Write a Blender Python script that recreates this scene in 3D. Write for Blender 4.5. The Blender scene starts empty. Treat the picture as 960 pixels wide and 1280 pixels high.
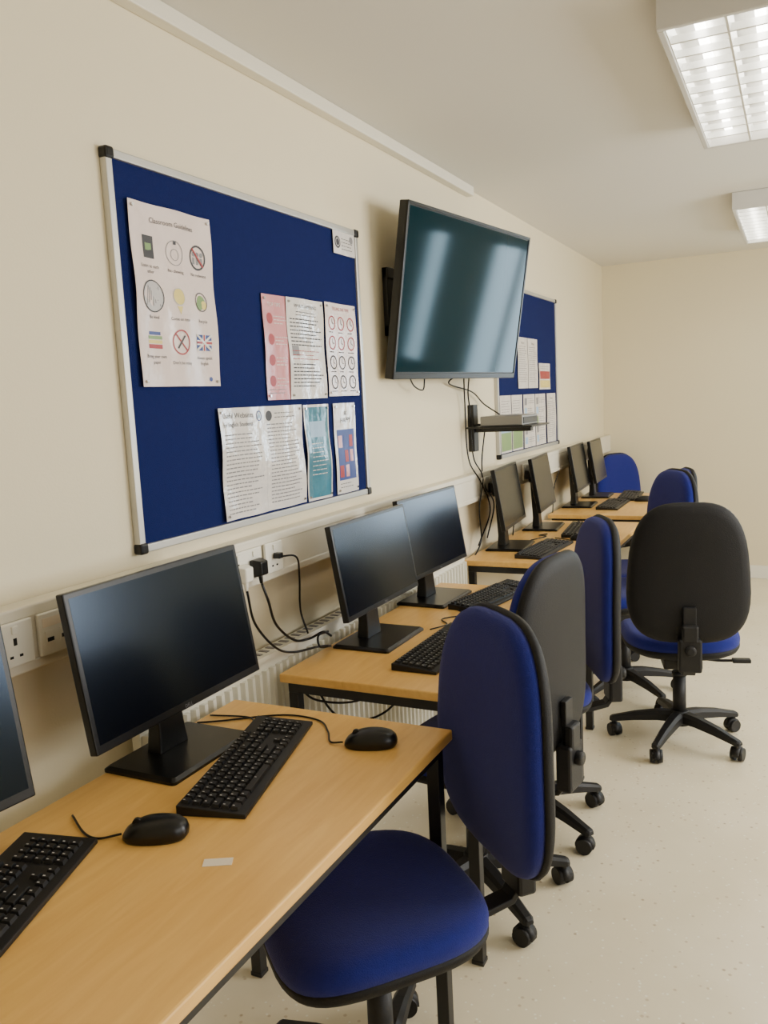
import bpy, math, random
from mathutils import Vector, Matrix, Euler
random.seed(7)
S = bpy.context.scene
COL = S.collection

# ------------------------------------------------------------------ colours / materials
def lin(c):
    c = c / 255.0
    return c / 12.92 if c <= 0.04045 else ((c + 0.055) / 1.055) ** 2.4
def rgb(r, g, b):
    return (lin(r), lin(g), lin(b), 1.0)

def mat(name, col, rough=0.5, metal=0.0, bump=0.0, bscale=60, var=0.0, vscale=4.0, coat=0.0,
        emit=None, estr=0.0, spec=0.5, sheen=0.0, tint=None, bdist=.002):
    m = bpy.data.materials.new(name); m.use_nodes = True
    nt = m.node_tree; b = nt.nodes['Principled BSDF']
    b.inputs['Base Color'].default_value = col
    b.inputs['Roughness'].default_value = rough
    b.inputs['Metallic'].default_value = metal
    b.inputs['Coat Weight'].default_value = coat
    b.inputs['Coat Roughness'].default_value = 0.15
    b.inputs['Specular IOR Level'].default_value = spec
    b.inputs['Sheen Weight'].default_value = sheen
    if tint: b.inputs['Specular Tint'].default_value = tint
    tc = nt.nodes.new('ShaderNodeTexCoord')
    if var > 0:
        n = nt.nodes.new('ShaderNodeTexNoise'); n.inputs['Scale'].default_value = vscale
        n.inputs['Detail'].default_value = 4
        nt.links.new(tc.outputs['Object'], n.inputs['Vector'])
        mx = nt.nodes.new('ShaderNodeMixRGB')
        mx.inputs[1].default_value = tuple(c * (1 - var) for c in col[:3]) + (1,)
        mx.inputs[2].default_value = tuple(min(1, c * (1 + var)) for c in col[:3]) + (1,)
        nt.links.new(n.outputs['Fac'], mx.inputs[0]); nt.links.new(mx.outputs[0], b.inputs['Base Color'])
    if bump > 0:
        n2 = nt.nodes.new('ShaderNodeTexNoise'); n2.inputs['Scale'].default_value = bscale
        n2.inputs['Detail'].default_value = 3
        nt.links.new(tc.outputs['Object'], n2.inputs['Vector'])
        bp = nt.nodes.new('ShaderNodeBump'); bp.inputs['Strength'].default_value = bump
        bp.inputs['Distance'].default_value = bdist
        nt.links.new(n2.outputs['Fac'], bp.inputs['Height']); nt.links.new(bp.outputs[0], b.inputs['Normal'])
    if emit:
        b.inputs['Emission Color'].default_value = emit
        b.inputs['Emission Strength'].default_value = estr
    return m

def wood_mat():
    m = mat('beech_laminate', rgb(214, 160, 84), 0.34, spec=0.45)
    nt = m.node_tree; b = nt.nodes['Principled BSDF']
    tc = nt.nodes.new('ShaderNodeTexCoord'); mp = nt.nodes.new('ShaderNodeMapping')
    mp.inputs['Scale'].default_value = (14, 1.6, 14)
    nt.links.new(tc.outputs['Object'], mp.inputs[0])
    n = nt.nodes.new('ShaderNodeTexNoise'); n.inputs['Scale'].default_value = 4; n.inputs['Detail'].default_value = 8
    n.inputs['Distortion'].default_value = 0.6
    nt.links.new(mp.outputs[0], n.inputs['Vector'])
    r = nt.nodes.new('ShaderNodeValToRGB')
    r.color_ramp.elements[0].position = 0.3; r.color_ramp.elements[0].color = rgb(226, 174, 94)
    r.color_ramp.elements[1].position = 0.72; r.color_ramp.elements[1].color = rgb(238, 190, 108)
    nt.links.new(n.outputs['Fac'], r.inputs[0]); nt.links.new(r.outputs[0], b.inputs['Base Color'])
    return m

def floor_mat():
    m = mat('speckled_vinyl', rgb(224, 208, 168), 0.28, spec=0.5)
    nt = m.node_tree; b = nt.nodes['Principled BSDF']
    tc = nt.nodes.new('ShaderNodeTexCoord')
    def speck(scale, lo, colr, prev):
        v = nt.nodes.new('ShaderNodeTexVoronoi'); v.inputs['Scale'].default_value = scale
        nt.links.new(tc.outputs['Object'], v.inputs['Vector'])
        r = nt.nodes.new('ShaderNodeValToRGB')
        r.color_ramp.elements[0].position = lo; r.color_ramp.elements[0].color = (1, 1, 1, 1)
        r.color_ramp.elements[1].position = lo + 0.06; r.color_ramp.elements[1].color = (0, 0, 0, 1)
        nt.links.new(v.outputs['Distance'], r.inputs[0])
        mx = nt.nodes.new('ShaderNodeMixRGB'); mx.inputs[2].default_value = colr
        nt.links.new(r.outputs[0], mx.inputs[0]); nt.links.new(prev, mx.inputs[1])
        return mx.outputs[0]
    n = nt.nodes.new('ShaderNodeTexNoise'); n.inputs['Scale'].default_value = 3.2; n.inputs['Detail'].default_value = 6
    nt.links.new(tc.outputs['Object'], n.inputs['Vector'])
    r = nt.nodes.new('ShaderNodeValToRGB')
    r.color_ramp.elements[0].position = 0.3; r.color_ramp.elements[0].color = rgb(226, 213, 180)
    r.color_ramp.elements[1].position = 0.7; r.color_ramp.elements[1].color = rgb(236, 224, 194)
    nt.links.new(n.outputs['Fac'], r.inputs[0])
    o = speck(26, 0.09, rgb(206, 188, 152), r.outputs[0])
    o = speck(41, 0.10, rgb(246, 240, 220), o)
    o = speck(15, 0.035, rgb(182, 160, 124), o)
    nt.links.new(o, b.inputs['Base Color'])
    return m

M_wall = mat('cream_paint', rgb(226, 214, 182), 0.72, bump=0.15, bscale=180, var=0.02, vscale=2)
M_ceil = mat('ceiling_paint', rgb(224, 220, 211), 0.85, bump=0.1, bscale=150)
M_floor = floor_mat()
M_white = mat('white_plastic', rgb(234, 230, 216), 0.4)
M_trunk = mat('trunking_plastic', rgb(226, 219, 200), 0.45, var=0.02)
M_rad = mat('radiator_enamel', rgb(232, 228, 212), 0.35)
M_skirt = mat('skirting_paint', rgb(234, 230, 218), 0.45)
M_wood = wood_mat()
M_steel = mat('black_powder_steel', rgb(20, 19, 20), 0.45, bump=0.1)
M_plast = mat('black_plastic', rgb(20, 19, 20), 0.5, bump=0.25, bscale=300, spec=.4)
M_shell = mat('black_moulded_shell', rgb(18, 17, 18), 0.6, bump=0.5, bscale=350, spec=.3)
M_blk = mat('black_gloss_plastic', rgb(12, 12, 13), 0.32, spec=.4)
M_key = mat('key_plastic', rgb(21, 20, 21), 0.45, spec=.4)
M_scr = mat('monitor_glass', rgb(9, 10, 13), 0.2, spec=0.35, tint=(.5, .70, 1, 1))
M_tvs = mat('television_glass', rgb(4, 34, 44), 0.07, spec=0.085, tint=(.35, .85, 1, 1))
M_blue = mat('blue_upholstery', rgb(26, 34, 116), 0.9, bump=0.8, bscale=500, var=0.12, vscale=60, sheen=0.12, spec=0.2)
M_felt = mat('navy_felt', rgb(18, 29, 80), 0.95, bump=0.6, bscale=420, var=0.1, vscale=70, spec=0.15)
M_alu = mat('brushed_aluminium', rgb(196, 194, 188), 0.38, metal=0.6)
M_chrome = mat('chrome', rgb(200, 200, 200), 0.15, metal=1.0)
M_paper = mat('laminated_white', rgb(222, 216, 210), 0.12, spec=0.7, var=0.02, bump=.5, bscale=14, bdist=.01)
M_pinkish = mat('laminated_pinkish', rgb(224, 206, 198), 0.2, spec=0.6, bump=.4, bscale=12, bdist=.01)
M_pink = mat('laminated_pink', rgb(208, 138, 140), 0.2, spec=0.6, bump=.4, bscale=12, bdist=.01)
M_teal = mat('laminated_teal', rgb(60, 120, 140), 0.15, spec=0.7, var=0.4, vscale=14, bump=.5, bscale=14, bdist=.01)
M_ink = mat('print_ink', rgb(48, 46, 50), 0.5)
M_grey = mat('print_grey', rgb(130, 127, 128), 0.5)
M_lgrey = mat('print_light_grey', rgb(186, 182, 180), 0.5)
M_red = mat('print_red', rgb(160, 40, 44), 0.4)
M_pblue = mat('print_blue', rgb(40, 60, 130), 0.4)
M_pgreen = mat('print_green', rgb(120, 150, 90), 0.4)
M_pyel = mat('print_yellow', rgb(220, 200, 110), 0.4)
M_psky = mat('print_sky', rgb(150, 180, 205), 0.4)
M_tube = mat('fluorescent_tube', rgb(255, 250, 235), 0.4, emit=(1.0, 0.96, 0.88, 1), estr=16.0)
M_louv = mat('mirror_louvre', rgb(224, 224, 220), 0.3, metal=0.55)
M_house = mat('fixture_enamel', rgb(206, 203, 196), 0.5)
M_hole = mat('dark_recess', rgb(12, 12, 12), 0.8)
M_silver = mat('silver_box', rgb(140, 138, 134), 0.4, metal=0.3)
M_label = mat('label_paper', rgb(236, 222, 200), 0.6)
M_uv = mat('window_upvc', rgb(235, 235, 232), 0.35)

# ------------------------------------------------------------------ mesh builder
class MB:
    def __init__(s):
        s.v = []; s.f = []; s.mi = []; s.sm = []
    def add(s, vs, fs, mi=0, smooth=False):
        o = len(s.v); s.v += [Vector(p) for p in vs]
        for f in fs:
            s.f.append([i + o for i in f]); s.mi.append(mi); s.sm.append(smooth)
        return s
    def box(s, c, d, mi=0, rot=None, taper=1.0):
        c = Vector(c); vs = []
        for z in (-.5, .5):
            k = taper if z > 0 else 1.0
            for x, y in ((-.5, -.5), (.5, -.5), (.5, .5), (-.5, .5)):
                p = Vector((x * d[0] * k, y * d[1] * k, z * d[2]))
                if rot: p = rot @ p
                vs.append(c + p)
        s.add(vs, [(3, 2, 1, 0), (4, 5, 6, 7), (0, 1, 5, 4), (1, 2, 6, 5), (2, 3, 7, 6), (3, 0, 4, 7)], mi)
        return s
    def bb(s, x0, x1, y0, y1, z0, z1, mi=0):
        return s.box(((x0 + x1) / 2, (y0 + y1) / 2, (z0 + z1) / 2), (x1 - x0, y1 - y0, z1 - z0), mi)
    def loft(s, rings, mi=0, smooth=True, cap0=True, cap1=True, closed=True):
        vs = []; fs = []; n = len(rings[0])
        for r in rings: vs += list(r)
        for i in range(len(rings) - 1):
            for j in range(n if closed else n - 1):
                k = (j + 1) % n
                fs.append((i * n + j, i * n + k, (i + 1) * n + k, (i + 1) * n + j))
        if cap0: fs.append(tuple(reversed(range(n))))
        if cap1: fs.append(tuple(range((len(rings) - 1) * n, len(rings) * n)))
        s.add(vs, fs, mi, smooth); return s
    def cyl(s, p0, p1, r0, r1=None, n=16, mi=0, smooth=True):
        p0 = Vector(p0); p1 = Vector(p1); r1 = r0 if r1 is None else r1
        d = (p1 - p0).normalized()
        a = d.orthogonal().normalized(); b = d.cross(a)
        R = []
        for p, r in ((p0, r0), (p1, r1)):
            R.append([p + a * (r * math.cos(2 * math.pi * i / n)) + b * (r * math.sin(2 * math.pi * i / n)) for i in range(n)])
        s.loft(R, mi, smooth)
        s.sm[-1] = False; s.sm[-2] = False
        return s
    def tube(s, pts, r, n=8, mi=0, sub=8):
        P = [Vector(p) for p in pts]; C = []
        if len(P) > 2:
            E = [P[0] * 2 - P[1]] + P + [P[-1] * 2 - P[-2]]
            for i in range(1, len(E) - 2):
                for k in range(sub):
                    t = k / sub
                    a, b, c, d = E[i - 1], E[i], E[i + 1], E[i + 2]
                    C.append(0.5 * ((2 * b) + (c - a) * t + (2 * a - 5 * b + 4 * c - d) * t * t + (3 * b - a - 3 * c + d) * t ** 3))
            C.append(P[-1])
        else: C = P
        R = []; up = None
        for i, p in enumerate(C):
            t = (C[min(i + 1, len(C) - 1)] - C[max(i - 1, 0)])
            if t.length < 1e-7: t = Vector((0, 0, 1))
            t.normalize()
            if up is None: up = t.orthogonal().normalized()
            else:
                up = up - t * up.dot(t)
                up = up.normalized() if up.length > 1e-5 else t.orthogonal().normalized()
            b = t.cross(up)
            R.append([p + up * (r * math.cos(2 * math.pi * j / n)) + b * (r * math.sin(2 * math.pi * j / n)) for j in range(n)])
        s.loft(R, mi); return s
    def obj(s, name, mats, parent=None, origin=(0, 0, 0), bevel=0.0, seg=2, label=None, category=None, kind=None, group=None):
        me = bpy.data.meshes.new(name); o = Vector(origin)
        me.from_pydata([tuple(v - o) for v in s.v], [], s.f)
        if not isinstance(mats, (list, tuple)): mats = [mats]
        for m in mats: me.materials.append(m)
        for i, p in enumerate(me.polygons):
            p.material_index = s.mi[i]; p.use_smooth = s.sm[i]
        me.update()
        ob = bpy.data.objects.new(name, me); COL.objects.link(ob); ob.location = o
        if parent: ob.parent = parent
        if bevel > 0:
            b = ob.modifiers.new('bevel', 'BEVEL'); b.width = bevel; b.segments = seg; b.limit_method = 'ANGLE'
            b.angle_limit = math.radians(50)
        tag(ob, label, category, kind, group)
        return ob

def tag(ob, label=None, category=None, kind=None, group=None):
    if label: ob['label'] = label
    if category: ob['category'] = category
    if kind: ob['kind'] = kind
    if group: ob['group'] = group

def empty(name, loc, rotz=0, label=None, category=None, group=None):
    e = bpy.data.objects.new(name, None); COL.objects.link(e); e.empty_display_size = 0.1
    e.location = loc; e.rotation_euler = (0, 0, math.radians(rotz))
    tag(e, label, category, None, group); return e

def copy_tree(src, parent=None):
    c = src.copy(); COL.objects.link(c)
    if parent: c.parent = parent
    for ch in list(src.children): copy_tree(ch, c)
    return c

WX = -1.39   # left wall plane
CH = 2.437   # ceiling height
YB = 6.81    # back wall
XR = 2.6; YF = -2.2

# ------------------------------------------------------------------ room shell
b = MB(); b.bb(WX - .1, WX, YF - .1, YB + .1, 0, CH); b.obj('wall_left', M_wall, kind='structure')
b = MB(); b.bb(WX - .1, XR + .1, YF - .1, YF, 0, CH); b.obj('wall_front', M_wall, kind='structure')
b = MB(); b.bb(WX - .1, XR + .1, YF - .1, YB + .1, -.1, 0); b.obj('floor', M_floor, kind='structure')
b = MB(); b.bb(WX - .1, XR + .1, YF - .1, YB + .1, CH, CH + .1); b.obj('ceiling', M_ceil, kind='structure')
def wall_with_holes(name, a0, a1, holes, z0, z1, place):
    b = MB(); cur = a0
    for (h0, h1) in holes:
        place(b, cur, h0, 0, CH); place(b, h0, h1, 0, z0); place(b, h0, h1, z1, CH); cur = h1
    place(b, cur, a1, 0, CH)
    return b.obj(name, M_wall, kind='structure')
WZ0, WZ1 = .95, 2.25
back_holes = [(.62, 1.32), (1.78, 2.10)]
right_holes = [(-.6, 1.6), (2.4, 4.6)]
wall_with_holes('wall_back', WX, XR, back_holes, WZ0, WZ1, lambda b, a, c, z0, z1: b.bb(a, c, YB, YB + .1, z0, z1))
wall_with_holes('wall_right', YF, YB, right_holes, WZ0, WZ1, lambda b, a, c, z0, z1: b.bb(XR, XR + .1, a, c, z0, z1))
wi = 1
for (h0, h1) in back_holes:
    b = MB(); t = .05
    b.bb(h0, h1, YB + .02, YB + .08, WZ0, WZ0 + t); b.bb(h0, h1, YB + .02, YB + .08, WZ1 - t, WZ1)
    for k in range(3 if wi == 1 else 2):
        x = h0 + t / 2 + (h1 - h0 - t) * k / (2 if wi == 1 else 1)
        b.bb(x - t / 2, x + t / 2, YB + .02, YB + .08, WZ0, WZ1)
    b.obj('window_%d' % wi, M_uv, kind='structure'); wi += 1
for (h0, h1) in right_holes:
    b = MB(); t = .05
    b.bb(XR + .02, XR + .08, h0, h1, WZ0, WZ0 + t); b.bb(XR + .02, XR + .08, h0, h1, WZ1 - t, WZ1)
    for k in range(4):
        y = h0 + t / 2 + (h1 - h0 - t) * k / 3; b.bb(XR + .02, XR + .08, y - t / 2, y + t / 2, WZ0, WZ1)
    b.obj('window_%d' % wi, M_uv, kind='structure'); wi += 1
b = MB(); b.bb(WX, XR, YB - .018, YB, 0, .1); b.obj('baseboard_back', M_skirt, kind='structure', bevel=.004)
b = MB(); b.bb(WX, WX + .018, YF, YB - .018, 0, .1); b.obj('baseboard_left', M_skirt, kind='structure', bevel=.004)
b = MB(); b.bb(XR - .018, XR, YF, YB - .018, 0, .1); b.obj('baseboard_right', M_skirt, kind='structure', bevel=.004)
# conduit at the wall/ceiling corner
b = MB(); b.bb(WX, WX + .038, YF, 3.80, CH - .042, CH); b.obj('trim_1', M_trunk, kind='structure', bevel=.004)
# dado trunking
b = MB()
b.bb(WX, WX + .05, YF, YB, .99, 1.12)
b.bb(WX + .045, WX + .053, YF, YB, 1.095, 1.12); b.bb(WX + .045, WX + .053, YF, YB, .99, 1.012)
b.obj('trim_2', M_trunk, kind='structure', bevel=.004)

# ------------------------------------------------------------------ radiator
def radiator(y0, y1):
    e = empty('radiator', (WX + .05, (y0 + y1) / 2, .15), label='white panel radiator with vertical fins under the wall trunking', category='radiator')
    L = y1 - y0
    b = MB(); b.bb(-.012, .012, -L / 2, L / 2, 0, .63)
    n = int(L / .034)
    for i in range(n):
        y = -L / 2 + L * (i + .5) / n
        b.loft([[Vector((.012, y - .011, z)), Vector((.026, y - .006, z)), Vector((.026, y + .006, z)), Vector((.012, y + .011, z))] for z in (.03, .60)], 0, False)
    b.obj('panel', M_rad, e)
    b = MB(); b.bb(-.03, .024, -L / 2, L / 2, .63, .642)
    for i in range(n): b.bb(-.022, .008, -L / 2 + L * (i + .3) / n, -L / 2 + L * (i + .7) / n, .641, .644, 1)
    b.obj('top_grille', [M_rad, M_grey], e)
    b = MB(); b.cyl((0, L / 2 - .04, .04), (0, L / 2 - .04, -.15), .008); b.cyl((0, L / 2 - .04, -.02), (0, L / 2 - .04, .03), .016)
    b.obj('pipe', M_rad, e)
radiator(1.36, 3.44)

# ------------------------------------------------------------------ desks
def desk(x0, x1, y0, y1, label, rot=0):
    cx, cy = (x0 + x1) / 2, (y0 + y1) / 2; w = x1 - x0; L = y1 - y0
    e = empty('desk', (cx, cy, 0), rot, label, 'desk', 'beech computer desks along the wall')
    b = MB(); b.box((0, 0, .7275), (w, L, .025))
    b.obj('desktop', M_wood, e, bevel=.004)
    b = MB()
    for s in (-1, 1):
        b.box((0, s * (L / 2 - .025), .7), (w - .04, .025, .03)); b.box((s * (w / 2 - .03), 0, .7), (.025, L - .04, .03))
    b.obj('frame', M_steel, e, bevel=.002)
    for sx in (-1, 1):
        for sy in (-1, 1):
            b = MB(); b.box((sx * (w / 2 - .035), sy * (L / 2 - .028), .3475), (.03, .03, .675)); b.box((sx * (w / 2 - .035), sy * (L / 2 - .028), .006), (.034, .034, .012))
            b.obj('leg', M_steel, e, bevel=.002)
desk(-1.285, -.685, .06, 1.66, 'beech-topped desk with black steel legs and a white sticker')
desk(-1.285, -.695, 1.865, 3.05, 'beech-topped desk with black legs by the radiator')
desk(-1.36, -.765, 3.50, 4.73, 'beech-topped desk with black legs below the wall shelf')
desk(-1.36, -.78, 4.96, 6.07, 'beech-topped desk with black legs beside the end wall')
b = MB(); b.box((0, 0, 0), (.022, .048, .0008)); o = b.obj('sticker', M_label, label='small torn white paper sticker on the desk', category='sticker')
o.location = (-.845, 1.014, .7406); o.rotation_euler = (0, 0, math.radians(-62))

# ------------------------------------------------------------------ text helper
def text_mesh(body, size, align='CENTER'):
    cu = bpy.data.curves.new('t', 'FONT'); cu.body = body; cu.size = size; cu.align_x = align; cu.resolution_u = 2
    ob = bpy.data.objects.new('t', cu); COL.objects.link(ob)
    dg = bpy.context.evaluated_depsgraph_get(); dg.update()
    me = bpy.data.meshes.new_from_object(ob.evaluated_get(dg))
    vs = [(v.co.x, v.co.y) for v in me.vertices]; fs = [tuple(p.vertices) for p in me.polygons]
    bpy.data.objects.remove(ob); bpy.data.curves.remove(cu); bpy.data.meshes.remove(me)
    return vs, fs

# ------------------------------------------------------------------ monitors
def build_monitor():
    e = empty('computer_monitor', (0, 0, 0), 0)
    b = MB()
    def rrect(w, l, r, z, cx=0):
        pts = []
        for (sx, sy, a0) in ((1, 1, 0), (-1, 1, 90), (-1, -1, 180), (1, -1, 270)):
            for k in range(5):
                a = math.radians(a0 + 22.5 * k)
                pts.append(Vector((cx + sx * (w / 2 - r) + r * math.cos(a), sy * (l / 2 - r) + r * math.sin(a), z)))
        return pts
    b.loft([rrect(.19, .27, .008, 0), rrect(.19, .27, .008, .006), rrect(.175, .255, .008, .012)], 0, False)
    b.obj('stand_base', M_blk, e)
    b = MB()
    b.loft([[Vector((x0, -w, z)), Vector((x1, -w, z)), Vector((x1, w, z)), Vector((x0, w, z))] for (x0, x1, w, z) in
            ((-.055, -.015, .046, .010), (-.052, -.018, .04, .06), (-.06, -.03, .038, .2), (-.062, -.035, .038, .26))], 0, False)
    b.obj('stand_neck', M_blk, e, bevel=.004)
    h = MB()
    h.box((0, 0, 0), (.02, .53, .312))
    h.loft([[Vector((x, -a, -c)), Vector((x, a, -c)), Vector((x, a, c)), Vector((x, -a, c))][::-1] for (x, a, c) in ((-.009, .23, .13), (-.03, .17, .095), (-.036, .15, .08))], 0, False)
    vs, fs = text_mesh('DELL', .011)
    h.add([(.0106, v[0], v[1] - .1525) for v in vs], fs, 1)
    o = h.obj('screen_housing', [M_blk, M_grey], e, bevel=.003)
    o.location = (.0, 0, .262); o.rotation_euler = (0, math.radians(-9), 0)
    p = MB(); p.box((.0098, 0, .003), (.001, .508, .283)); p.obj('screen_panel', M_scr, o)
    return e
mon0 = build_monitor()
# x, y, yaw, label, screen scale (y, z), screen height
mons = [(-1.21, .665, -6, 'black flat monitor standing at the near end of the desk', 1, 1, .258),
        (-1.195, 1.342, 0, 'black flat monitor, switched off, above keyboard and mouse', 1, 1, .260),
        (-1.165, 2.255, 0, 'black flat monitor, switched off, with bluish window reflection', .93, .90, .255),
        (-1.20, 2.79, -2, 'black flat monitor, switched off, with bluish window reflection', .93, .92, .255),
        (-1.25, 3.87, 5, 'black flat monitor at the near end of its desk', .88, .93, .255),
        (-1.25, 4.47, 5, 'black flat monitor beside another on the desk', .88, .93, .255),
        (-1.26, 5.38, 3, 'black flat monitor on the last desk', .88, .93, .255),
        (-1.25, 5.88, 3, 'black flat monitor on the last desk near the end wall', .86, .93, .255)]
for i, (x, y, r, l, sy, sz, hz) in enumerate(mons):
    m = mon0 if i == 0 else copy_tree(mon0)
    m.location = (x, y, .7402); m.rotation_euler = (0, 0, math.radians(r)); tag(m, l, 'monitor', None, 'monitors on the desks')
    for c in m.children:
        if c.name.startswith('screen_housing'): c.scale = (1, sy, sz); c.location.z = hz

# ------------------------------------------------------------------ keyboards
def build_keyboard():
    e = empty('keyboard', (0, 0, 0))
    b = MB()
    L = .222
    b.add([(-.066, -L, 0), (.069, -L, 0), (.069, -L, .009), (-.066, -L, .02), (-.066, L, 0), (.069, L, 0), (.069, L, .009), (-.066, L, .02)],
          [(0, 1, 2, 3), (7, 6, 5, 4), (0, 3, 7, 4), (1, 5, 6, 2), (3, 2, 6, 7), (0, 4, 5, 1)])
    b.obj('keyboard_body', M_key, e, bevel=.002)
    k = MB()
    def key(cx, cy, wx, wy):
        z = .02 - (cx + .066) / .135 * .011
        vs = []
        for (dz, kx) in ((-.001, 1.0), (.006, .78)):
            for sx, sy in ((-1, -1), (1, -1), (1, 1), (-1, 1)):
                vs.append((cx + sx * (wx / 2 if kx == 1 else wx / 2 - .0022), cy + sy * (wy / 2 if kx == 1 else wy / 2 - .0022), z + dz - sx * wx / 2 * .08))
        k.add(vs, [(3, 2, 1, 0), (4, 5, 6, 7), (0, 1, 5, 4), (1, 2, 6, 5), (2, 3, 7, 6), (3, 0, 4, 7)], 0)
        k.add([(cx - .005, cy - .004, z + .0066), (cx - .001, cy - .004, z + .0062), (cx - .001, cy - .0015, z + .0062), (cx - .005, cy - .0015, z + .0066)], [(0, 1, 2, 3)], 1)
    u = .0186
    rows = [-.052, -.030, -.0115, .007, .0255, .044]
    lay = [[1] * 15, [1] * 13 + [2], [1.5] + [1] * 12 + [1.5], [1.75] + [1] * 11 + [2.25], [1.25] + [1] * 11 + [2.75], [1.25, 1.25, 1.25, 6.25, 1.25, 1.25, 1.25, 1.25]]
    for r, x in enumerate(rows):
        y = -.213; tot = sum(lay[r]); sc = 15 / tot
        for w in lay[r]:
            ww = w * u * sc; key(x, y + ww / 2, .0165, ww - .0022); y += ww
        for c in range(3):
            if r in (3,): continue
            if r == 4 and c != 1: continue
            key(x, .0765 + c * u, .0165, .0165)
        for c in range(4):
            if r == 0: continue
            key(x, .1405 + c * u, .0165, .0165)
    o = k.obj('keys', [M_key, M_lgrey], e); o['kind'] = 'stuff'
    return e
kb0 = build_keyboard()
kbs = [(-1.072, .755, 20, 'black keyboard on the near desk beside a mouse'), (-1.01, 1.345, 15, 'black full-size keyboard in front of a monitor, set at an angle'),
       (-.93, 2.21, 0, 'black keyboard on the desk behind a blue chair'), (-.99, 2.86, -10, 'black keyboard angled on the desk'),
       (-1.06, 3.80, -4, 'black keyboard in front of a monitor'), (-1.03, 4.38, 6, 'black keyboard pushed to the desk rear'),
       (-1.05, 5.40, 0, 'black keyboard on the last desk'), (-1.02, 5.85, 4, 'black keyboard near the end wall')]
for i, (x, y, r, l) in enumerate(kbs):
    k = kb0 if i == 0 else copy_tree(kb0)
    k.location = (x, y, .7402); k.rotation_euler = (0, 0, math.radians(r)); tag(k, l, 'keyboard', None, 'keyboards on the desks')

# ------------------------------------------------------------------ mice
def build_mouse():
    e = empty('computer_mouse', (0, 0, 0))
    rings = []; n = 28
    prof = [(.93, 0), (1.0, .006), (1.0, .014), (.93, .024), (.78, .031), (.55, .0355), (.28, .0375), (.05, .038)]
    for s, z in prof:
        R = []
        for j in range(n):
            a = 2 * math.pi * j / n; c, si = math.cos(a), math.sin(a)
            x = .058 * s * math.copysign(abs(c) ** .8, c); y = .032 * s * math.copysign(abs(si) ** .8, si)
            zz = z * (1 - .25 * max(0, -x / .058) ** 2)
            R.append(Vector((x + .004 * z / .03, y, zz)))
        rings.append(R)
    b = MB(); b.loft(rings); b.obj('mouse_body', M_blk, e)
    b = MB(); b.cyl((-.03, -.004, .029), (-.03, .004, .029), .008, n=14); b.obj('scroll_wheel', M_plast, e)
    return e
ms0 = build_mouse()
mss = [(-1.0, 1.04, 26, 'black mouse on the desk beside the keyboard'), (-.82, 1.518, 20, 'black mouse near the desk edge'),
       (-.96, 4.12, 20, 'black mouse on the desk'), (-.90, 5.62, 10, 'black mouse on the last desk')]
for i, (x, y, r, l) in enumerate(mss):
    k = ms0 if i == 0 else copy_tree(ms0)
    k.location = (x, y, .7402); k.rotation_euler = (0, 0, math.radians(r)); tag(k, l, 'mouse', None, 'mice on the desks')

def cable(pts, r=.0022, label='thin black cable lying on the desk', name='cable'):
    b = MB(); b.tube(pts, r); return b.obj(name, M_blk, origin=pts[0], label=label, category='cable')
Z = .743
cable([(-1.055, 1.015, Z + .005), (-1.09, .995, Z), (-1.13, 1.0, Z), (-1.2, 1.04, Z)], label='thin black mouse cable curving over the desk')
cable([(-.877, 1.497, Z + .005), (-.91, 1.50, Z), (-.945, 1.55, Z), (-1.0, 1.60, Z), (-1.10, 1.60, Z), (-1.22, 1.52, Z), (-1.27, 1.49, Z)], label='thin black mouse cable curving over the desk')
cable([(-1.09, 1.40, Z + .004), (-1.085, 1.46, Z), (-1.13, 1.52, Z), (-1.17, 1.56, Z), (-1.27, 1.54, Z)], label='thin black keyboard cable on the desk')

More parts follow.
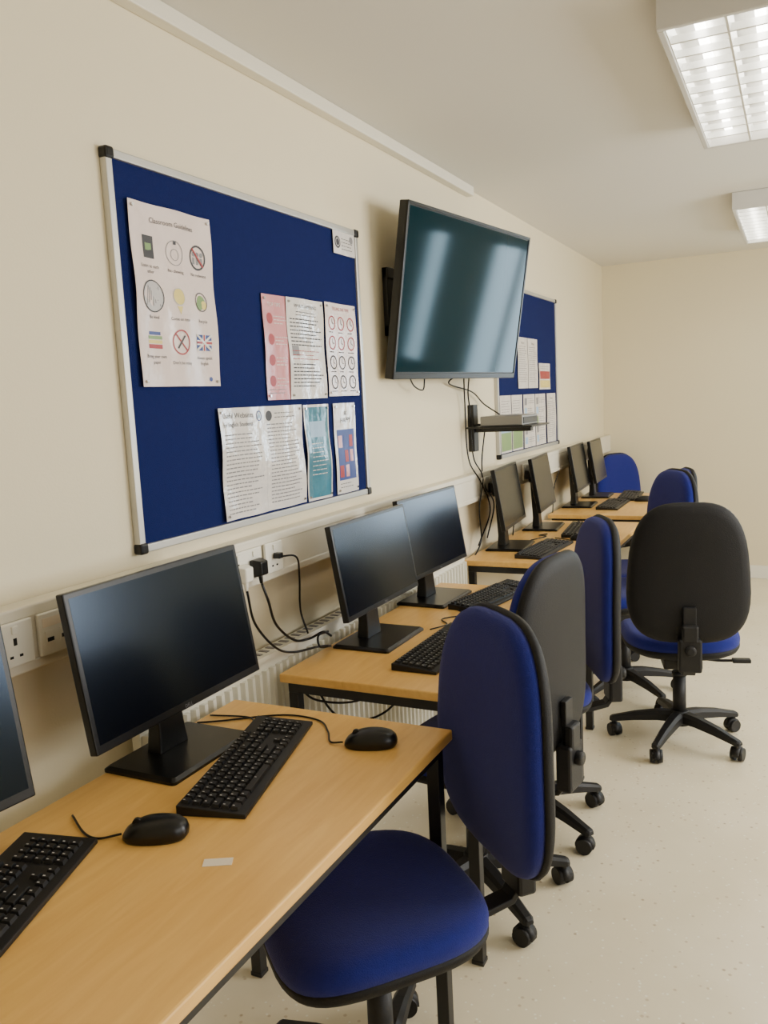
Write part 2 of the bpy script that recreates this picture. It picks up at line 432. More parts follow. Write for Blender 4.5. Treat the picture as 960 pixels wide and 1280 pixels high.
# ------------------------------------------------------------------ chairs
def build_chair():
    e = empty('office_chair', (0, 0, 0))
    N = 48
    def sup(a, bb, ex, th):
        c, s = math.cos(th), math.sin(th)
        return a * math.copysign(abs(c) ** (2 / ex), c), bb * math.copysign(abs(s) ** (2 / ex), s)
    def seat_ring(sc, z):
        R = []
        for j in range(N):
            x, y = sup(.23 * sc, .218 * sc, 3.2, 2 * math.pi * j / N)
            x *= 1 + .05 * (y / .225)
            dz = -.03 * max(0, y / .225) ** 3 + .012 * (x / .235) ** 2
            R.append(Vector((x, y + .01, z + dz)))
        return R
    b = MB(); b.loft([seat_ring(s, z) for s, z in ((.93, .440), (.975, .444), (1.0, .455), (1.003, .468), (.985, .482), (.94, .492), (.86, .498), (.7, .501), (.45, .500), (.2, .498), (.04, .498))])
    seat = b.obj('seat', M_blue, e)
    b = MB(); b.loft([seat_ring(s, z) for s, z in ((.35, .398), (.6, .402), (.85, .412), (.97, .426), (1.0, .438), (1.0, .45), (.95, .452))])
    b.obj('seat_shell', M_shell, seat)
    ZC, HB = .785, .270
    def back_pt(x, z, y):
        t = (z - ZC) / HB
        y += .20 * x * x - .04 * (z - .56) + .014 * math.sin(math.pi * (t + 1) / 2 * .9)
        return Vector((x, y, z))
    def back_ring(sc, y, sh=1.0):
        R = []
        for j in range(N):
            x, z = sup(.22 * sc, HB * sc, 3.3, 2 * math.pi * j / N)
            t = z / HB
            x *= (1 - .09 * t - .05 * t * t)
            R.append(back_pt(x, ZC + z, y))
        return R
    b = MB(); b.loft([back_ring(s, y) for s, y in ((.95, -.262), (.985, -.258), (.99, -.247), (.975, -.236), (.93, -.228), (.84, -.224), (.65, -.222), (.4, -.221), (.15, -.221), (.03, -.221))][::-1])
    back = b.obj('backrest', M_blue, e)
    b = MB(); b.loft([back_ring(s, y) for s, y in ((.93, -.262), (1.0, -.256), (1.015, -.264), (1.0, -.275), (.95, -.284), (.85, -.289), (.6, -.293), (.3, -.294), (.04, -.294))])
    b.obj('backrest_shell', M_shell, back)
    b = MB()
    def bar(pts, w, t):
        R = []
        for i, (y, z) in enumerate(pts):
            y0, z0 = pts[max(i - 1, 0)]; y1, z1 = pts[min(i + 1, len(pts) - 1)]
            d = Vector((0, y1 - y0, z1 - z0)).normalized(); nrm = Vector((0, -d.z, d.y))
            p = Vector((0, y, z))
            R.append([p + Vector((-w, 0, 0)) - nrm * t, p + Vector((w, 0, 0)) - nrm * t, p + Vector((w, 0, 0)) + nrm * t, p + Vector((-w, 0, 0)) + nrm * t])
        b.loft(R, 0, False)
    bar([(-.05, .385), (-.22, .383), (-.275, .395), (-.30, .43), (-.305, .5), (-.298, .6), (-.298, .66)], .024, .008)
    b.obj('back_support_bar', M_plast, e, bevel=.003)
    b = MB(); b.box((0, -.302, .475), (.085, .045, .13)); b.box((0, -.312, .56), (.06, .028, .07)); b.cyl((0, -.32, .50), (0, -.345, .50), .02)
    b.obj('back_joint_cover', M_plast, e, bevel=.008)
    b = MB(); b.box((0, -.01, .378), (.15, .22, .045)); b.box((0, 0, .398), (.22, .12, .014))
    b.obj('tilt_mechanism', M_plast, e, bevel=.006)
    b = MB(); b.tube([(.07, -.02, .375), (.15, -.03, .37), (.21, -.035, .372)], .006); b.box((.235, -.037, .373), (.07, .03, .016))
    b.obj('height_lever', M_plast, e, bevel=.003)
    b = MB(); b.cyl((0, 0, .2), (0, 0, .37), .017, n=20); b.obj('gas_piston', M_plast, e)
    b = MB(); b.cyl((0, 0, .085), (0, 0, .29), .028, .026, n=24); b.cyl((0, 0, .30), (0, 0, .285), .03, .03, n=24); b.obj('gas_column', M_plast, e)
    b = MB(); b.cyl((0, 0, .075), (0, 0, .135), .045, .036, n=24)
    for k in range(5):
        a = math.radians(90 + 72 * k); d = Vector((math.cos(a), math.sin(a), 0)); p = Vector((-d.y, d.x, 0))
        R = []
        for (r, z, w, h) in ((.02, .11, .03, .022), (.09, .108, .026, .02), (.18, .095, .021, .017), (.25, .08, .018, .013), (.275, .075, .018, .011), (.285, .073, .012, .007)):
            c = d * r + Vector((0, 0, z))
            R.append([c - p * w - Vector((0, 0, h)), c + p * w - Vector((0, 0, h)), c + p * w * .9 + Vector((0, 0, h * .4)), c + p * w * .5 + Vector((0, 0, h)), c - p * w * .5 + Vector((0, 0, h)), c - p * w * .9 + Vector((0, 0, h * .4))])
        b.loft(R, 0, False)
    base = b.obj('star_base', M_plast, e, bevel=.003)
    c0 = None
    for k in range(5):
        a = math.radians(90 + 72 * k)
        if c0 is None:
            b = MB()
            for s in (-1, 1):
                b.cyl((-.008, s * .006, .0275), (-.008, s * .024, .0275), .0275, .0255, n=20)
            R = []
            for s in (-.013, .013):
                R.append([Vector((-.008 + .031 * math.cos(math.radians(t)), s, .0275 + .031 * math.sin(math.radians(t)))) for t in range(-10, 191, 20)])
            b.loft(R, 0, True)
            b.cyl((0, 0, .045), (0, 0, .07), .009, n=12)
            c0 = b.obj('caster', M_plast, base); c = c0
        else:
            c = c0.copy(); COL.objects.link(c)
        c.location = (.268 * math.cos(a), .268 * math.sin(a), 0); c.rotation_euler = (0, 0, a + random.uniform(-1.5, 1.5))
    return e
ch0 = build_chair()
UPPER = ('seat', 'backrest', 'back_support_bar', 'back_joint_cover', 'tilt_mechanism', 'height_lever', 'gas_piston')
BACK = ('backrest', 'back_support_bar', 'back_joint_cover')
# x, y, facing deg, height offset, base rotation, back depth offset, back height offset
chairs = [(-.765, 1.395, 227, -.005, 20, -.035, -.015, 'blue fabric office chair with black shell, turned from the near desk'),
          (-.84, 2.18, 171, .0, 5, 0, 0, 'blue office chair seen from its black shell, tucked under a desk'),
          (-.82, 2.65, 207, .02, -20, 0, -.015, 'blue office chair with black shell pushed against the desk'),
          (-.425, 3.53, 104, -.01, 10, 0, 0, 'blue office chair with its black plastic back turned outward'),
          (-.735, 4.02, 215, .03, 30, 0, 0, 'blue office chair behind the black-backed chair'),
          (-.80, 4.80, 200, -.03, 0, 0, 0, 'blue office chair between the far desks'),
          (-1.04, 6.44, -35, -.07, 20, 0, 0, 'blue office chair in the far corner by the end wall')]
allch = [ch0] + [copy_tree(ch0) for _ in chairs[1:]]
for c, (x, y, f, dz, br, bd, bh, l) in zip(allch, chairs):
    c.location = (x, y, 0); c.rotation_euler = (0, 0, math.radians(f - 90))
    tag(c, l, 'chair', None, 'blue operator chairs at the desks')
    for ch in c.children:
        nm = ch.name.split('.')[0]
        if nm in UPPER: ch.location.z = dz
        if nm in BACK: ch.location.y = bd
        if nm == 'backrest': ch.location.z = dz + bh
        if nm == 'star_base': ch.rotation_euler = (0, 0, math.radians(br))

# ------------------------------------------------------------------ notice boards
def board(y0, y1, z0, z1, label):
    e = empty('notice_board', (WX, (y0 + y1) / 2, z0), label=label, category='notice board')
    L = y1 - y0; H = z1 - z0; t = .02
    b = MB(); b.bb(.001, .012, -L / 2 + .01, L / 2 - .01, .01, H - .01); b.obj('felt_panel', M_felt, e)
    b = MB()
    b.bb(0, .02, -L / 2, L / 2, 0, t); b.bb(0, .02, -L / 2, L / 2, H - t, H)
    b.bb(0, .02, -L / 2, -L / 2 + t, t, H - t); b.bb(0, .02, L / 2 - t, L / 2, t, H - t)
    b.obj('frame', M_alu, e, bevel=.003)
    for sy in (-1, 1):
        for zz in (0, H):
            b = MB(); zc = zz + (.011 if zz == 0 else -.011)
            b.box((.012, sy * (L / 2 - .011), zc), (.026, .027, .027)); b.obj('corner_cap', M_blk, e, bevel=.006)
BY0, BY1, BZ0, BZ1 = 1.461, 2.644, 1.152, 2.065
board(BY0, BY1, BZ0, BZ1, 'large blue felt notice board with aluminium frame and posters')
board(4.11, 5.31, 1.150, 2.055, 'blue felt notice board with papers beyond the television')

class Sheet:
    def __init__(s, w, h, amp=.003, seed=0):
        s.b = MB(); s.w = w; s.h = h; s.amp = amp; s.ph = seed * 1.7; s.mats = []
    def m(s, mt):
        if mt not in s.mats: s.mats.append(mt)
        return s.mats.index(mt)
    def base(s, mt):
        mi = s.m(mt); nx, ny = 18, 22; vs = []; fs = []
        for lay in (0, 1):
            for j in range(ny + 1):
                for i in range(nx + 1): vs.append((-.0006 * (1 - lay), s.w * i / nx, s.h * j / ny))
        n = (nx + 1) * (ny + 1)
        for j in range(ny):
            for i in range(nx):
                a = j * (nx + 1) + i
                fs.append((n + a, n + a + 1, n + a + nx + 2, n + a + nx + 1)); fs.append((a, a + nx + 1, a + nx + 2, a + 1))
        s.b.add(vs, fs, mi, True)
    def quad(s, a0, b0, a1, b1, mt, lay=1):
        x = .0005 * lay; nx = max(1, int(abs(a1 - a0) / .02)); ny = max(1, int(abs(b1 - b0) / .02)); vs = []; fs = []
        for j in range(ny + 1):
            for i in range(nx + 1): vs.append((x, a0 + (a1 - a0) * i / nx, b0 + (b1 - b0) * j / ny))
        for j in range(ny):
            for i in range(nx):
                a = j * (nx + 1) + i; fs.append((a, a + 1, a + nx + 2, a + nx + 1))
        s.b.add(vs, fs, s.m(mt))
    def poly(s, pts, mt, lay=1): s.b.add([(.0005 * lay, p[0], p[1]) for p in pts], [tuple(range(len(pts)))], s.m(mt))
    def disk(s, ca, cb, r, mt, lay=1, n=20): s.poly([(ca + r * math.cos(2 * math.pi * i / n), cb + r * math.sin(2 * math.pi * i / n)) for i in range(n)], mt, lay)
    def ring(s, ca, cb, r, t, mt, lay=2, n=24):
        vs = []; fs = []
        for i in range(n):
            a = 2 * math.pi * i / n
            vs += [(.0005 * lay, ca + r * math.cos(a), cb + r * math.sin(a)), (.0005 * lay, ca + (r - t) * math.cos(a), cb + (r - t) * math.sin(a))]
            k = (i + 1) % n; fs.append((2 * i, 2 * k, 2 * k + 1, 2 * i + 1))
        s.b.add(vs, fs, s.m(mt))
    def bar(s, a0, b0, a1, b1, t, mt, lay=3):
        d = Vector((a1 - a0, b1 - b0)); n = Vector((-d.y, d.x)).normalized() * t / 2
        s.poly([(a0 - n.x, b0 - n.y), (a1 - n.x, b1 - n.y), (a1 + n.x, b1 + n.y), (a0 + n.x, b0 + n.y)], mt, lay)
    def text(s, body, a, b, size, mt=None, align='CENTER', lay=2):
        vs, fs = text_mesh(body, size, align)
        s.b.add([(.0005 * lay, a + v[0], b + v[1]) for v in vs], fs, s.m(mt or M_ink))
    def lines(s, a0, a1, top, n, sp, mt=None, t=.0022, jag=.35, center=False):
        for i in range(n):
            L = (a1 - a0) * (1 - random.random() * jag); b = top - i * sp
            o = (a1 - a0 - L) / 2 if center else 0
            a = a0 + o; end = a0 + o + L
            while a < end - .004:
                w = random.uniform(.006, .018); w = min(w, end - a)
                s.quad(a, b - t / 2, a + w, b + t / 2, mt or M_grey, 2); a += w + .003
    def pins(s):
        for (a, b) in ((.012, .012), (s.w - .012, .012), (.012, s.h - .012), (s.w - .012, s.h - .012)):
            s.b.cyl((.001, a, b), (.005, a, b), .004, .0035, n=10, mi=s.m(M_chrome))
    def done(s, name, y, z, x, label, category='poster', rot=0):
        for v in s.b.v:
            v.x += .004 + s.amp * (.5 + .5 * math.sin(v.z * 26 + s.ph + v.y * 9)) * (1.2 - .6 * abs(v.z / s.h - .5) * 2) + s.amp * .5 * math.sin(v.y * 38 + s.ph)
        o = s.b.obj(name, s.mats, label=label, category=category, group='papers pinned to the boards')
        o.location = (x, y, z); o.rotation_euler = (math.radians(rot), 0, 0); return o
PX = WX + .0135
# classroom guidelines poster
p = Sheet(.297, .425, .005, 1); p.base(M_pinkish)
p.text('Classroom Guidelines', .1485, .383, .0175)
p.quad(.042, .30, .08, .352, M_ink); p.quad(.05, .318, .072, .335, M_pgreen, 2); p.text('Listen to each', .06, .278, .0115); p.text('other', .06, .265, .0115)
p.ring(.15, .322, .03, .0018, M_grey); p.ring(.15, .318, .014, .0015, M_grey); p.quad(.146, .342, .156, .352, M_ink, 2); p.text('No chewing', .15, .275, .0115)
p.ring(.24, .322, .031, .005, M_ink)
for q in (-.015, 0, .015): p.disk(.24 + q, .33, .006, M_grey, 2); p.quad(.235 + q, .305, .245 + q, .322, M_grey, 1)
p.bar(.219, .343, .261, .301, .005, M_red); p.text('No rudeness', .24, .275, .0115)
p.disk(.06, .212, .037, M_lgrey, 1); p.ring(.06, .212, .038, .003, M_ink)
for k in range(7): p.bar(.035 + k * .008, .19 + .006 * (k % 3), .043 + k * .006, .235 - .004 * (k % 2), .003, M_grey, 2)
p.text('Be kind', .06, .16, .0115)
p.disk(.15, .218, .02, M_pyel, 1); p.ring(.15, .218, .021, .0015, M_lgrey); p.poly([(.14, .195), (.16, .195), (.152, .175)], M_pyel, 1); p.text('Come on time', .15, .16, .0115)
p.disk(.24, .212, .017, M_pgreen, 1); p.disk(.231, .203, .012, M_pgreen, 2); p.disk(.25, .205, .011, M_pyel, 2); p.ring(.24, .212, .024, .0022, M_ink, 3); p.text('Recycle', .24, .16, .0115)
p.quad(.035, .09, .085, .10, M_red, 1); p.quad(.035, .102, .085, .110, M_pyel, 1); p.quad(.035, .112, .085, .120, M_pgreen, 1); p.quad(.038, .122, .08, .130, M_pblue, 1)
p.text('Bring your own', .06, .068, .0115); p.text('paper', .06, .054, .0115)
p.ring(.15, .108, .031, .004, M_red); p.bar(.137, .093, .163, .125, .005, M_ink, 2); p.bar(.129, .129, .171, .087, .004, M_red); p.text("Don't be noisy", .15, .054, .0115)
p.quad(.21, .09, .27, .13, M_pblue, 1); p.bar(.21, .09, .27, .13, .006, M_paper, 2); p.bar(.21, .13, .27, .09, .006, M_paper, 2)
p.quad(.21, .104, .27, .116, M_paper, 3); p.quad(.234, .09, .246, .13, M_paper, 3); p.quad(.21, .107, .27, .113, M_red, 4); p.quad(.237, .09, .243, .13, M_red, 4)
p.text('Always speak', .24, .068, .0115); p.text('English', .24, .054, .0115)
p.disk(.262, .018, .006, M_pblue, 2)
p.pins(); p.done('poster', 1.516, 1.54, PX, 'laminated Classroom Guidelines poster with nine small icons', rot=0)
# pink
p = Sheet(.21, .303, .003, 2); p.base(M_pink); p.text('TOP TIPS', .06, .27, .016, M_paper)
for k in range(4): p.disk(.035, .235 - k * .06, .016, M_red, 1); p.lines(.055, .12, .242 - k * .06, 3, .01, M_paper)
p.lines(.01, .12, .03, 2, .01); p.pins(); p.done('poster', 2.033, 1.498, PX, 'pink laminated poster partly under a white sheet')
# white text
p = Sheet(.208, .303, .005, 3); p.base(M_paper); p.text("WHAT'S HAPPENING", .104, .275, .014)
p.lines(.04, .17, .262, 2, .009, M_ink, center=True); p.lines(.015, .195, .24, 8, .011, M_ink, .0035); p.lines(.015, .195, .145, 3, .012, M_red); p.lines(.015, .195, .105, 7, .011, M_ink, .0035); p.quad(.015, .13, .05, .16, M_grey)
p.pins(); p.done('poster', 2.152, 1.498, PX + .006, 'white laminated sheet with dense printed text')
# clocks
p = Sheet(.208, .303, .003, 4); p.base(M_pinkish); p.text('TELLING THE TIME', .104, .28, .014, M_red)
for r in range(4):
    for c in range(3):
        a = .04 + c * .063; q = .238 - r * .064
        p.ring(a, q, .023, .0045, M_red if r < 2 else M_ink); p.bar(a, q, a, q + .015, .0025, M_ink); p.bar(a, q, a + .01, q - .004, .0025, M_ink); p.lines(a - .02, a + .02, q - .03, 1, .01, M_ink, .003)
p.pins(); p.done('poster', 2.386, 1.503, PX, 'laminated sheet with rows of small clock faces')
# useful websites
p = Sheet(.42, .303, .007, 5); p.base(M_paper)
p.text('Useful Websites', .018, .275, .021, align='LEFT'); p.text('for English Students', .018, .252, .017, align='LEFT')
p.ring(.19, .277, .015, .003, M_pblue); p.poly([(.18, .27), (.2, .27), (.19, .29)], M_psky, 1)
p.lines(.018, .19, .23, 20, .0112, M_grey, .0032)
p.quad(.2098, .003, .2106, .3, M_lgrey, 1)
p.disk(.243, .275, .015, M_ink, 1); p.lines(.268, .39, .282, 2, .012, M_ink); p.lines(.232, .40, .25, 22, .0108, M_grey, .0032)
p.pins(); p.done('poster', 1.79, 1.178, PX, 'laminated double sheet headed Useful Websites for English Students')
# teal
p = Sheet(.148, .303, .006, 6); p.base(M_paper); p.quad(.008, .008, .140, .295, M_teal, 1); p.quad(.03, .20, .118, .25, M_psky, 2); p.lines(.03, .118, .18, 8, .014, M_paper)
p.pins(); p.done('poster', 2.225, 1.176, PX, 'narrow laminated teal poster with white border')
# red/blue picture
p = Sheet(.15, .303, .003, 7); p.base(M_paper); p.text('BE', .075, .262, .02); p.text('HAPPY', .075, .238, .024)
p.quad(.015, .045, .135, .215, M_pblue, 1)
for k in range(9): p.quad(.02 + (k % 3) * .038, .055 + (k // 3) * .05, .045 + (k % 3) * .038, .095 + (k // 3) * .05, [M_red, M_pblue, M_pink][(k * 2 + k // 3) % 3], 2)
p.lines(.02, .13, .033, 2, .012, M_ink); p.pins(); p.done('poster', 2.408, 1.176, PX, 'laminated BE HAPPY poster with red and blue picture')
# small card
p = Sheet(.15, .075, .001, 8); p.base(M_paper); p.disk(.028, .038, .02, M_ink, 1); p.ring(.028, .038, .014, .003, M_lgrey, 2); p.disk(.125, .055, .012, M_grey, 1); p.lines(.055, .14, .052, 4, .011, M_ink)
p.done('card', 2.47, 1.97, PX, 'small white card with a round logo in the board corner', 'card')
# board 2 sheets
def plain(y, z, w, h, label, deco, seed):
    p = Sheet(w, h, .002, seed); p.base(M_paper)
    if deco == 0: p.text('Notices', w / 2, h - .035, .018); p.lines(.015, w - .015, h - .05, int((h - .07) / .012), .012, M_ink)
    if deco == 1: p.quad(.01, .01, w - .01, h * .35, M_pgreen, 1); p.quad(.01, h * .35, w - .01, h * .6, M_psky, 1); p.lines(.02, w - .02, h - .03, 6, .014, M_ink)
    if deco == 2: p.quad(.01, .01, w - .01, h * .35, M_pyel, 1); p.quad(.01, h * .4, w - .01, h * .7, M_red, 1); p.lines(.02, w - .02, h - .02, 2, .012, M_ink)
    if deco == 3:
        for r in range(5): p.quad(.015, .02 + r * .055, .06, .06 + r * .055, [M_psky, M_grey, M_pgreen][r % 3], 1); p.lines(.07, w - .015, .055 + r * .055, 3, .012, M_ink)
    p.done('poster', y, z, PX, label)
plain(4.47, 1.51, .19, .28, 'white printed notice with dense text', 0, 9)
plain(4.67, 1.51, .19, .28, 'white printed notice with dense text', 0, 10)
plain(4.89, 1.50, .24, .155, 'small colourful notice with red and yellow bands', 2, 11)
plain(4.135, 1.175, .19, .30, 'laminated sheet with landscape picture', 1, 12)
plain(4.34, 1.175, .195, .30, 'laminated sheet with landscape picture', 1, 13)
plain(4.56, 1.175, .215, .30, 'white sheet with small thumbnails and text', 3, 14)
plain(4.79, 1.175, .215, .30, 'white sheet with small thumbnails and text', 3, 15)
plain(5.04, 1.175, .21, .30, 'laminated notice at the board edge', 0, 16)

# ------------------------------------------------------------------ television
tv = empty('television', (-1.212, 3.29, 1.865), label='large black flat television tilted down from a wall bracket', category='television')
tv.rotation_euler = (0, math.radians(9.3), math.radians(-7.9))
TW, TH = 1.025, .628
b = MB(); b.box((-.018, 0, 0), (.036, TW, TH)); b.loft([[Vector((x, -a, -c)), Vector((x, a, -c)), Vector((x, a, c)), Vector((x, -a, c))][::-1] for (x, a, c) in ((-.034, .40, .22), (-.05, .34, .17), (-.052, .33, .16))], 0, False)
b.obj('housing', M_blk, tv, bevel=.004)
b = MB(); b.box((.0004, 0, .006), (.001, TW - .03, TH - .044)); b.obj('screen', M_tvs, tv)
b = MB()
for s in (-1, 1):
    b.box((.001, s * (TW / 2 - .006), 0), (.006, .012, TH))
b.box((.001, 0, TH / 2 - .006), (.006, TW, .012)); b.box((.001, 0, -TH / 2 + .012), (.006, TW, .022))
b.obj('bezel', M_blk, tv, bevel=.002)
b = MB(); b.bb(WX, WX + .025, 2.86, 3.62, 1.72, 1.76); b.bb(WX, WX + .025, 2.86, 3.62, 1.93, 1.97); b.bb(WX, WX + .02, 2.86, 2.92, 1.72, 1.97); b.bb(WX, WX + .02, 3.56, 3.62, 1.72, 1.97)
mt = b.obj('television_bracket', M_steel, label='black steel wall bracket holding the television', category='bracket', origin=(WX, 3.25, 1.72), bevel=.003)
b = MB(); b.bb(0, .1, .05, .09, .02, .23); b.bb(0, .12, .25, .29, .02, .23); b.obj('arm', M_steel, mt)

# wall shelf with box
sh = empty('wall_shelf', (WX, 3.74, 1.22), label='small black wall shelf with bracket under the television', category='shelf')
b = MB(); b.bb(0, .03, -.03, .03, 0, .22); b.bb(.03, .06, -.02, .02, .09, .13); b.obj('bracket', M_steel, sh, bevel=.003)
b = MB(); b.bb(.03, .34, -.14, .16, .112, .120); b.bb(.06, .3, -.02, .02, .09, .112); b.obj('shelf_plate', M_blk, sh, bevel=.002)
b = MB(); b.bb(0, .20, -.12, .12, 0, .045)
bx = b.obj('media_box', M_silver, label='silver-grey media box on the wall shelf', category='set-top box', bevel=.004); bx.location = (WX + .09, 3.75, 1.3405)
b = MB(); b.bb(.2, .203, -.11, .11, .008, .036); b.obj('front_panel', M_blk, bx)

# TV cables
for i, pts in enumerate([[(-1.33, 3.60, 1.60), (-1.35, 3.62, 1.50), (-1.36, 3.66, 1.42), (-1.365, 3.70, 1.2), (-1.33, 3.72, 1.1), (-1.33, 3.66, .95), (-1.34, 3.7, .8), (-1.35, 3.6, .72)],
                         [(-1.33, 3.52, 1.62), (-1.36, 3.60, 1.45), (-1.36, 3.62, 1.2), (-1.325, 3.68, 1.08), (-1.325, 3.80, .93), (-1.34, 3.66, .78)],
                         [(-1.33, 3.80, 1.36), (-1.365, 3.86, 1.28), (-1.36, 3.80, 1.15), (-1.325, 3.74, 1.05), (-1.325, 3.86, .95), (-1.33, 3.76, .8)],
                         [(-1.33, 3.46, 1.58), (-1.37, 3.44, 1.54), (-1.36, 3.70, 1.50), (-1.36, 3.86, 1.44), (-1.27, 3.82, 1.389)]]):
    cable(pts, .0035, 'loose black cable hanging below the television')
cable([(-1.33, 2.93, 1.57), (-1.34, 3.0, 1.53), (-1.33, 3.06, 1.515), (-1.33, 3.08, 1.56)], .003, 'short black cable loop under the television')

# ------------------------------------------------------------------ sockets and plugs
FX = WX + .0535
def socket(y, z=1.055, double=False, data=False, lab='white wall socket on the trunking'):
    w = .146 if double else .086
    e = empty('wall_socket', (FX, y, z), label=lab, category='socket')
    b = MB(); b.bb(0, .009, -w / 2, w / 2, -.043, .043); b.obj('face_plate', M_white, e, bevel=.003)
    cs = (-.036, .036) if double else (0,)
    if data:
        for c in (-.018, .018):
            b = MB(); b.bb(.006, .0105, c - .012, c + .012, -.022, .006, 0); b.bb(.0104, .011, c - .008, c + .008, -.016, -.008, 1); b.obj('data_port', [M_white, M_hole], e)
        b = MB(); b.bb(.0092, .0098, -.034, .034, .014, .032, 0); b.obj('paper_label', M_label, e)
    else:
        for c in cs:
            b = MB(); b.bb(.008, .0094, c - .004, c + .004, -.002, .012); b.bb(.008, .0094, c - .015, c - .007, -.026, -.021); b.bb(.008, .0094, c + .007, c + .015, -.026, -.021); b.obj('pin_slots', M_hole, e)
            b = MB(); b.bb(.008, .013, c - .007, c + .007, .02, .036); b.obj('switch', M_white, e, bevel=.0015)
socket(1.06, lab='white wall socket with three pin slots'); socket(1.16, data=True, lab='white network data outlet with paper label')
socket(1.81, double=True, lab='white double wall socket with plugs in it'); socket(1.945, lab='white wall socket with a black plug')
socket(3.78, double=True, lab='white double socket under the wall shelf'); socket(4.45, double=True, lab='white double socket with black plugs by the monitors')
socket(4.85, data=True, lab='white network data outlet'); socket(.86, double=True, lab='white double wall socket')
def plug(y, z, m, lab):
    e = empty('plug', (FX + .009, y, z), label=lab, category='plug')
    b = MB(); b.loft([[Vector((x, -a, -c)), Vector((x, a, -c)), Vector((x, a, c)), Vector((x, -a, c))] for (x, a, c) in ((0.0005, .024, .024), (.012, .024, .024), (.035, .017, .019))], 0, False)
    b.cyl((.018, 0, -.018), (.02, 0, -.045), .007, .0045); b.obj('plug_body', m, e, bevel=.004)
plug(1.845, 1.045, M_blk, 'black mains plug in the double socket'); plug(1.775, 1.04, M_white, 'white mains plug in the double socket')
plug(3.81, 1.04, M_blk, 'black mains plug in a wall socket'); plug(4.42, 1.04, M_blk, 'black mains plug in a wall socket'); plug(4.49, 1.04, M_blk, 'black mains plug in a wall socket')
b = MB(); b.box((.012, 0, 0), (.022, .02, .016)); o = b.obj('plug', M_blk, label='small black network plug in the outlet', category='plug', bevel=.002); o.location = (FX + .010, 1.945, 1.06)
G = FX + .03
cable([(G, 1.845, 1.0), (G + .01, 1.855, .95), (G, 1.90, .87), (-1.31, 1.99, .80), (-1.30, 2.06, .785), (-1.27, 2.09, .80), (-1.26, 2.12, .78)], .0038, 'black mains cable looping from the socket to the desk')
cable([(G, 1.775, .995), (G, 1.80, .90), (-1.30, 1.88, .81), (-1.30, 1.97, .77), (-1.27, 2.05, .765), (-1.26, 2.10, .755)], .0035, 'black mains cable sagging below the socket')
cable([(G, 1.945, 1.058), (G + .03, 1.98, 1.05), (G + .01, 2.02, .98), (G, 2.03, .88), (-1.285, 2.03, .81)], .003, 'black network cable curving down from the outlet')
cable([(-1.27, 2.13, Z + .002), (-1.265, 2.06, Z + .02), (-1.275, 2.07, Z + .05), (-1.27, 2.12, Z + .05)], .0035, 'black monitor cables gathered behind the screen')
cable([(-1.05, 2.39, Z), (-1.02, 2.46, Z), (-1.06, 2.52, Z), (-1.0, 2.60, Z), (-1.05, 2.64, Z)], .0022, 'thin black keyboard cable on the desk')
cable([(-1.29, 1.95, .69), (-1.25, 2.0, .62), (-1.15, 2.1, .60), (-1.1, 2.3, .64), (-1.15, 2.5, .68)], .0035, 'black cable hanging under the desk')
cable([(-1.27, 2.0, .69), (-1.2, 2.04, .56), (-1.10, 2.16, .55), (-1.05, 2.4, .68)], .0035, 'black cable hanging under the desk')
cable([(-1.0, 4.04, Z), (-.99, 4.06, Z), (-1.03, 4.1, Z), (-1.1, 4.14, Z)], .0025, 'thin black keyboard cable on the desk')
cable([(-1.2, 4.05, Z), (-1.14, 4.12, Z + .01), (-1.2, 4.2, Z), (-1.17, 4.25, Z)], .003, 'thin black cable between two monitors')
for yy in (5.0, 5.62): cable([(-1.34, yy, .745), (-1.335, yy + .03, .9), (G, yy + .05, 1.0)], .003, 'black cable running up to the wall trunking')
for yy in (4.16,): cable([(-1.33, yy, .745), (-1.32, yy + .03, .9), (G, yy + .02, 1.0)], .003, 'black cable running up to the wall trunking')

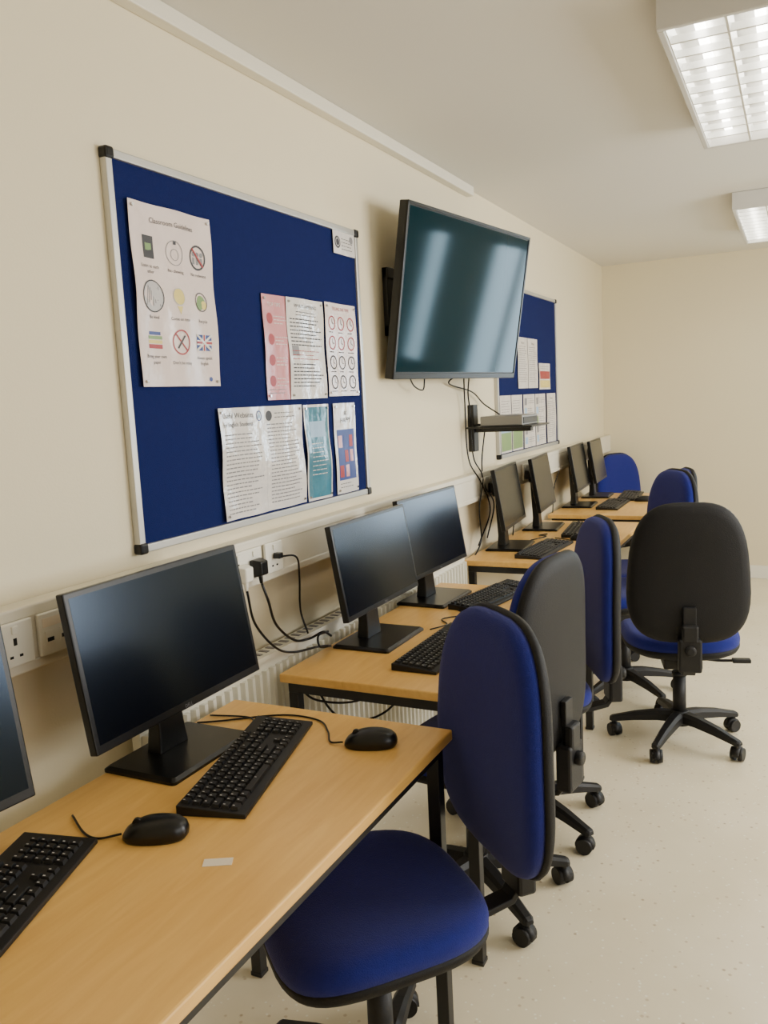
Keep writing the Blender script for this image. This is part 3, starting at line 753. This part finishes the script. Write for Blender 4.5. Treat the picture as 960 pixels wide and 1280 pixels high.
# ------------------------------------------------------------------ ceiling light fixtures
def fixture(x0, x1, y0, y1, label):
    zc = 2.35
    e = empty('ceiling_light', ((x0 + x1) / 2, (y0 + y1) / 2, zc), label=label, category='light fixture', group='ceiling light fixtures')
    w = (x1 - x0) / 2; L = (y1 - y0) / 2; h = CH - zc - .001
    b = MB(); t = .018
    b.bb(-w, w, -L, -L + t, 0, h); b.bb(-w, w, L - t, L, 0, h); b.bb(-w, -w + t, -L + t, L - t, 0, h); b.bb(w - t, w, -L + t, L - t, 0, h); b.bb(-w + t, w - t, -L + t, L - t, h - .008, h)
    b.obj('housing', M_house, e, bevel=.003)
    nb = 4; cw = (2 * w - 2 * t) / nb
    for k in range(nb):
        x = -w + t + cw * (k + .5)
        b = MB(); b.cyl((x, -L + .04, .044), (x, L - .04, .044), .013, n=12); b.obj('fluorescent_tube', M_tube, e)
    b = MB()
    for k in range(nb + 1):
        x = -w + t + cw * k
        b.add([(x - .003, -L + t, .003), (x + .003, -L + t, .003), (x + .010, -L + t, .045), (x - .010, -L + t, .045), (x - .003, L - t, .003), (x + .003, L - t, .003), (x + .010, L - t, .045), (x - .010, L - t, .045)],
              [(0, 4, 5, 1), (1, 5, 6, 2), (3, 7, 4, 0)])
    n = 11
    for i in range(1, n):
        y = -L + t + (2 * L - 2 * t) * i / n
        b.add([(-w + t, y - .004, .004), (-w + t, y + .004, .004), (-w + t, y + .0015, .024), (-w + t, y - .0015, .024), (w - t, y - .004, .004), (w - t, y + .004, .004), (w - t, y + .0015, .024), (w - t, y - .0015, .024)],
              [(0, 4, 5, 1), (1, 5, 6, 2), (3, 7, 4, 0)])
    b.obj('louvre', M_louv, e)
    b = MB(); b.bb(-w + t, w - t, -L + t, L - t, h - .012, h - .009); b.obj('reflector', M_louv, e)
fixture(-.326, .274, 2.28, 3.48, 'long ceiling light with mirrored louvre grid and glowing tubes')
fixture(-.312, .288, 4.74, 5.94, 'second ceiling light with louvre grid nearer the end wall')

# ------------------------------------------------------------------ lights
def area(name, loc, rot, sx, sy, power, col):
    l = bpy.data.lights.new(name, 'AREA'); l.shape = 'RECTANGLE'; l.size = sx; l.size_y = sy; l.energy = power; l.color = col
    o = bpy.data.objects.new(name, l); COL.objects.link(o); o.location = loc; o.rotation_euler = rot
    return o
for (h0, h1), pw in zip(right_holes, (32, 155)):
    area('window_daylight', (XR + .15, (h0 + h1) / 2, (WZ0 + WZ1) / 2), (0, math.radians(90), 0), WZ1 - WZ0, h1 - h0, pw, (1, .98, .94))
for (h0, h1), pw in zip(back_holes, (44, 24)):
    area('window_daylight', ((h0 + h1) / 2, YB + .15, (WZ0 + WZ1) / 2), (math.radians(-90), 0, 0), h1 - h0, WZ1 - WZ0, pw, (.70, .88, 1))

w = bpy.data.worlds.new('world'); S.world = w; w.use_nodes = True
w.node_tree.nodes['Background'].inputs[0].default_value = (.8, .88, 1, 1)
w.node_tree.nodes['Background'].inputs[1].default_value = 1.5

# ------------------------------------------------------------------ camera
cam = bpy.data.cameras.new('camera'); co = bpy.data.objects.new('camera', cam); COL.objects.link(co); S.camera = co
cam.sensor_fit = 'VERTICAL'; cam.sensor_height = 36; cam.sensor_width = 27; cam.lens = 36 * 1040 / 1280; cam.clip_start = .02
F = Vector((-.44323, .8866, -.13246)).normalized(); U = Vector((-.01449, .1407, .98996)); U = (U - F * U.dot(F)).normalized(); X = F.cross(U)
M = Matrix(((X.x, U.x, -F.x, 0), (X.y, U.y, -F.y, 0), (X.z, U.z, -F.z, 1.48), (0, 0, 0, 1)))
co.matrix_world = M
